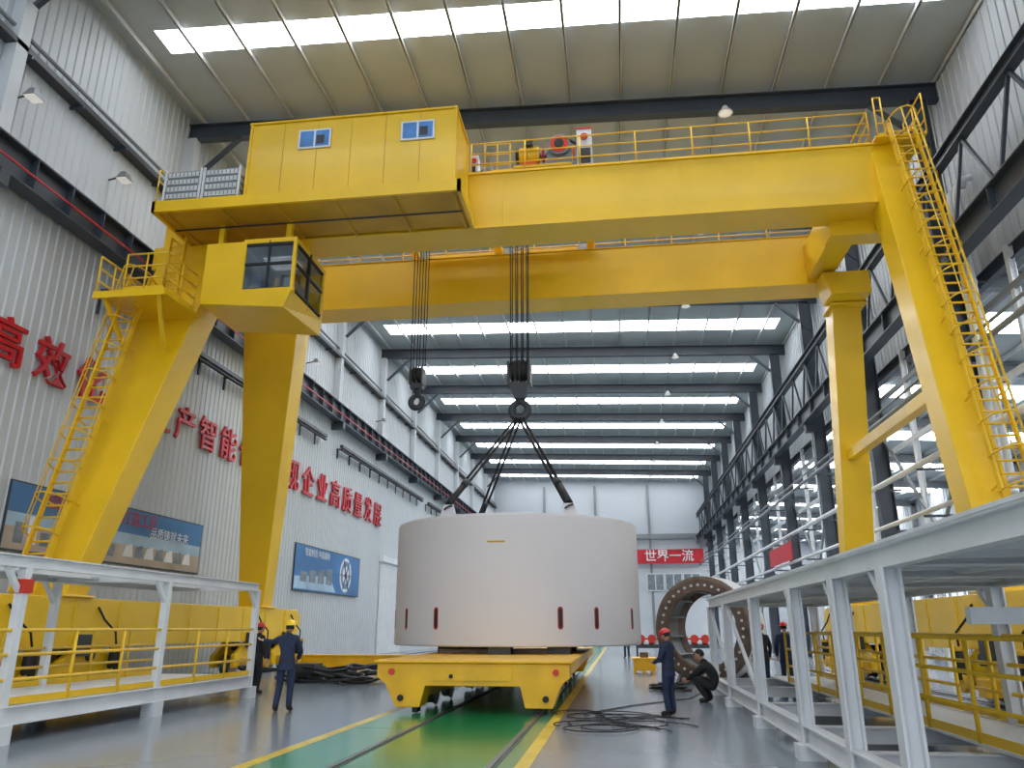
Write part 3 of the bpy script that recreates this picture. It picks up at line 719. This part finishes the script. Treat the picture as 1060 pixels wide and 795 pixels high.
# ---------------------------------------------------------------- people
def person(name,loc,head_deg,jo={},cloth=(NCLO,NCLO),helmet=HYEL,sc=1.0,hp=0,hy_=0,skirt=True):
    J=dict(pel=(0,0,.95),spi=(0,0,1.12),che=(0,.01,1.3),nk=(0,.0,1.46),hb=(0,.02,1.53),hd=(0,.03,1.625))
    for s,n in ((-1,'L'),(1,'R')):
        J.update({'sh'+n:(s*.165,0,1.4),'el'+n:(s*.235,-.02,1.13),'wr'+n:(s*.25,.08,.89),'hip'+n:(s*.09,0,.89),'kn'+n:(s*.105,.03,.5),'an'+n:(s*.11,-.02,.09),'toe'+n:(s*.125,.16,.045)})
    J.update(jo);J={k:Vector(v) for k,v in J.items()}
    R=dict(pel=.135,spi=.13,che=.15,nk=.062,hb=.055)
    for n in 'LR':
        R.update({'sh'+n:.082,'el'+n:.058,'wr'+n:.038,'hip'+n:.1 if skirt else .085,'kn'+n:.074,'an'+n:.062,'toe'+n:.055})
        J['th'+n]=J['hip'+n].lerp(J['kn'+n],.5);R['th'+n]=.09
        J['ca'+n]=J['kn'+n].lerp(J['an'+n],.35);R['ca'+n]=.072
        J['ua'+n]=J['sh'+n].lerp(J['el'+n],.5);R['ua'+n]=.07
        J['fa'+n]=J['el'+n].lerp(J['wr'+n],.4);R['fa'+n]=.054
    E=[('pel','spi',0),('spi','che',0),('che','nk',0),('nk','hb',2)]
    for n in 'LR': E+=[('che','sh'+n,0),('sh'+n,'ua'+n,0),('ua'+n,'el'+n,0),('el'+n,'fa'+n,0),('fa'+n,'wr'+n,0),('pel','hip'+n,1),('hip'+n,'th'+n,1),('th'+n,'kn'+n,1),('kn'+n,'ca'+n,1),('ca'+n,'an'+n,1),('an'+n,'toe'+n,3)]
    e=empty(name,loc);e.rotation_euler=(0,0,math.radians(head_deg));e.scale=(sc,)*3
    bm=bmesh.new();ly=bm.verts.layers.skin.verify();vs={}
    names=[k for k in J if k!='hd']
    for k in names:
        v=bm.verts.new(J[k]);vs[k]=v;v[ly].radius=(R[k],R[k]*(.85 if k in('pel','spi','che') else 1))
    vs['pel'][ly].use_root=True
    for a,c,_ in E: bm.edges.new((vs[a],vs[c]))
    me=bpy.data.meshes.new('tmp');bm.to_mesh(me);bm.free()
    o=bpy.data.objects.new('tmp',me);S.collection.objects.link(o)
    o.modifiers.new('s','SKIN').use_smooth_shade=True;su=o.modifiers.new('u','SUBSURF');su.levels=2;su.render_levels=2
    bpy.context.view_layer.update();dg=bpy.context.evaluated_depsgraph_get()
    m2=bpy.data.meshes.new_from_object(o.evaluated_get(dg));bpy.data.objects.remove(o)
    m2.materials.clear()
    for m in (cloth[0],cloth[1],SKIN,BOOT): m2.materials.append(m)
    for p in m2.polygons:
        c=p.center;best=9;bi=0
        for a,d,mi in E:
            A=J[a];B=J[d];AB=B-A;t=max(0,min(1,(c-A).dot(AB)/AB.length_squared));dd=(c-(A+AB*t)).length/((R[a]+R[d])/2)
            if dd<best:best=dd;bi=mi
        if skirt and c.z<.14: bi=3
        p.material_index=bi;p.use_smooth=True
    mz=min(v.co.z for v in m2.vertices)
    e.location.z=loc[2]-mz*sc
    ob=bpy.data.objects.new('body',m2);S.collection.objects.link(ob);ob.parent=e
    b=MB();b.M=Matrix.Translation(J['hd'])@Matrix.Rotation(math.radians(hy_),4,'Z')@Matrix.Rotation(math.radians(hp),4,'X')
    def hf(p):
        x,y,z=p
        if z<0: x*=1+.3*z; y=y*(1+.15*z)+(.06*-z)
        return [x,y,z]
    b.ball((0,0,0),(.076,.095,.118),SKIN,20,14,hf)
    b.ball((0,-.012,.012),(.082,.095,.112),HAIR,20,12,lambda p:[p[0],min(p[1],.35),max(p[2],-.45)])
    if not helmet: b.ball((0,-.004,.03),(.084,.1,.1),HAIR,20,12,None,.25)
    b.tube([(0,.09,.02),(0,.1,-.01),(0,.108,-.028),(0,.088,-.038)],[.006,.01,.013,.008],SKIN,8)
    for s in (-1,1):
        b.ball((s*.03,.082,.005),(.012,.008,.007),PWHITE,10,6);b.ball((s*.03,.089,.005),.0045,HAIR,8,6)
        b.beam((s*.018,.092,.026),(s*.045,.083,.024),.006,.006,HAIR);b.ball((s*.08,-.002,-.01),(.01,.022,.032),SKIN,10,8)
    b.ball((0,.077,-.062),(.023,.01,.007),LIP,10,6)
    b.out('head',e)
    if helmet:
        b=MB();b.M=Matrix.Translation(J['hd'])@Matrix.Rotation(math.radians(hy_),4,'Z')@Matrix.Rotation(math.radians(hp),4,'X')
        b.ball((0,-.005,.045),(.112,.135,.108),helmet,24,14,None,0)
        b.lathe([(.1,0),(.128,-.004),(.128,-.012),(.1,-.01)],(0,0,.047),(0,0,1),helmet,24,True)
        b.prism([(-.09,.09),(.09,.09),(.06,.165),(0,.18),(-.06,.165)],'z',.035,.045,helmet)
        b.tube([(0,-.12,.09),(0,-.06,.145),(0,.03,.157),(0,.1,.125)],.012,helmet,6)
        b.tube([(-.078,.01,.04),(-.07,.03,-.06),(0,.06,-.118),(.07,.03,-.06),(.078,.01,.04)],.004,BLACK,5)
        b.out('helmet',e)
    for s,n in ((-1,'left'),(1,'right')):
        k='L' if s<0 else 'R';W=J['wr'+k];d=(W-J['el'+k]).normalized()
        x=Vector((0,1,0)) if abs(d.y)<.85 else Vector((0,0,1))
        x=(x-d*x.dot(d)).normalized();nn=d.cross(x).normalized()
        if nn.x*s<0: nn=-nn
        M=Matrix(((x.x,nn.x,d.x,W.x),(x.y,nn.y,d.y,W.y),(x.z,nn.z,d.z,W.z),(0,0,0,1)))
        b=MB();b.M=M
        b.ball((0,0,.05),(.042,.016,.055),SKIN,12,8);b.tube([(0,0,-.03),(0,0,.03)],[.028,.026],SKIN,10)
        b.tube([(0,0,-.07),(0,0,.0)],[.047,.044],cloth[0],12)
        for i,L in enumerate((.07,.08,.075,.058)):
            xx=.03-i*.02;b.tube([(xx*.9,0,.08),(xx,0,.1),(xx*1.05,-.008,.1+L*.4),(xx,-.025,.1+L*.72),(xx*.95,-.042,.1+L*.82)],[.0095,.0095,.009,.0085,.006],SKIN,8)
        b.tube([(.03,0,.03),(.05,-.006,.055),(.06,-.014,.08),(.058,-.024,.1)],[.013,.012,.0105,.007],SKIN,8)
        b.out('hand_'+n,e)
    b=MB()
    b.lathe([(.085,-.03),(.075,.03),(.065,.03),(.07,-.03)],J['nk']+Vector((0,.005,.0)),J['hb']-J['nk'],cloth[0],20,True)
    if skirt:
        b.M=Matrix.Scale(.78,4,(0,1,0))
        b.lathe([(.135,1.16),(.155,1.0),(.172,.84),(.182,.80),(.176,.795),(.165,.84),(.145,1.0),(.125,1.16)],(0,0,0),(0,0,1),cloth[0],28,True)
        b.lathe([(.160,1.0),(.163,.965),(.155,.965),(.150,1.0)],(0,0,0),(0,0,1),BOOT,28,True)
    b.out('jacket_hem_and_collar',e)
    return e
person('worker',(-6.75,15.9,0),8,dict(elL=(-.36,.16,1.33),wrL=(-.56,.22,1.36),elR=(.25,.08,1.15),wrR=(.17,.24,1.02),knL=(-.12,.04,.5),anL=(-.14,-.08,.09),toeL=(-.17,.1,.045)),(NCLO,NCLO),HYEL,1.0,0,20)
person('worker.001',(-9.3,20.0,0),-30,{},(BCLO,BCLO),HRED,.98,-5)
person('worker.002',(.90,16.1,0),55,dict(elL=(-.22,.06,1.15),wrL=(-.1,.27,1.08),elR=(.22,.06,1.15),wrR=(.08,.28,1.1)),(NCLO,NCLO),HRED,.9,-22)
person('worker.003',(1.95,19.0,0),70,dict(pel=(0,-.2,.37),spi=(0,-.16,.52),che=(0,-.02,.68),nk=(0,.08,.81),hb=(0,.12,.88),hd=(0,.16,.95),
  hipL=(-.12,-.08,.33),hipR=(.12,-.08,.33),knL=(-.16,.27,.5),knR=(.16,.25,.5),anL=(-.14,.02,.1),anR=(.14,.0,.1),toeL=(-.16,.2,.05),toeR=(.17,.18,.05),
  shL=(-.165,.03,.77),shR=(.165,.03,.77),elL=(-.22,.24,.58),elR=(.22,.24,.58),wrL=(-.1,.42,.48),wrR=(.08,.43,.46)),(BCLO,BCLO),None,1.08,-20,0,False)
person('worker.004',(3.75,22.4,0),20,{},(BCLO,NCLO),HRED,.98)
person('worker.005',(4.45,22.9,0),-20,{},(NCLO,NCLO),HRED,1.0)
person('worker.006',(.35,46.0,0),160,{},(NCLO,NCLO),HYEL,1.0)

# ---------------------------------------------------------------- light, camera
w=bpy.data.worlds.new('overcast');S.world=w;w.use_nodes=True
bg=w.node_tree.nodes['Background'];bg.inputs['Color'].default_value=(.86,.92,1,1);bg.inputs['Strength'].default_value=2.0
cam=bpy.data.cameras.new('camera');cam.sensor_width=36;cam.lens=796/1060*36;cam.clip_end=400
co=bpy.data.objects.new('camera',cam);S.collection.objects.link(co);co.location=(0,0,1.6)
co.rotation_euler=(math.radians(90+17.6),0,math.radians(7.6));S.camera=co
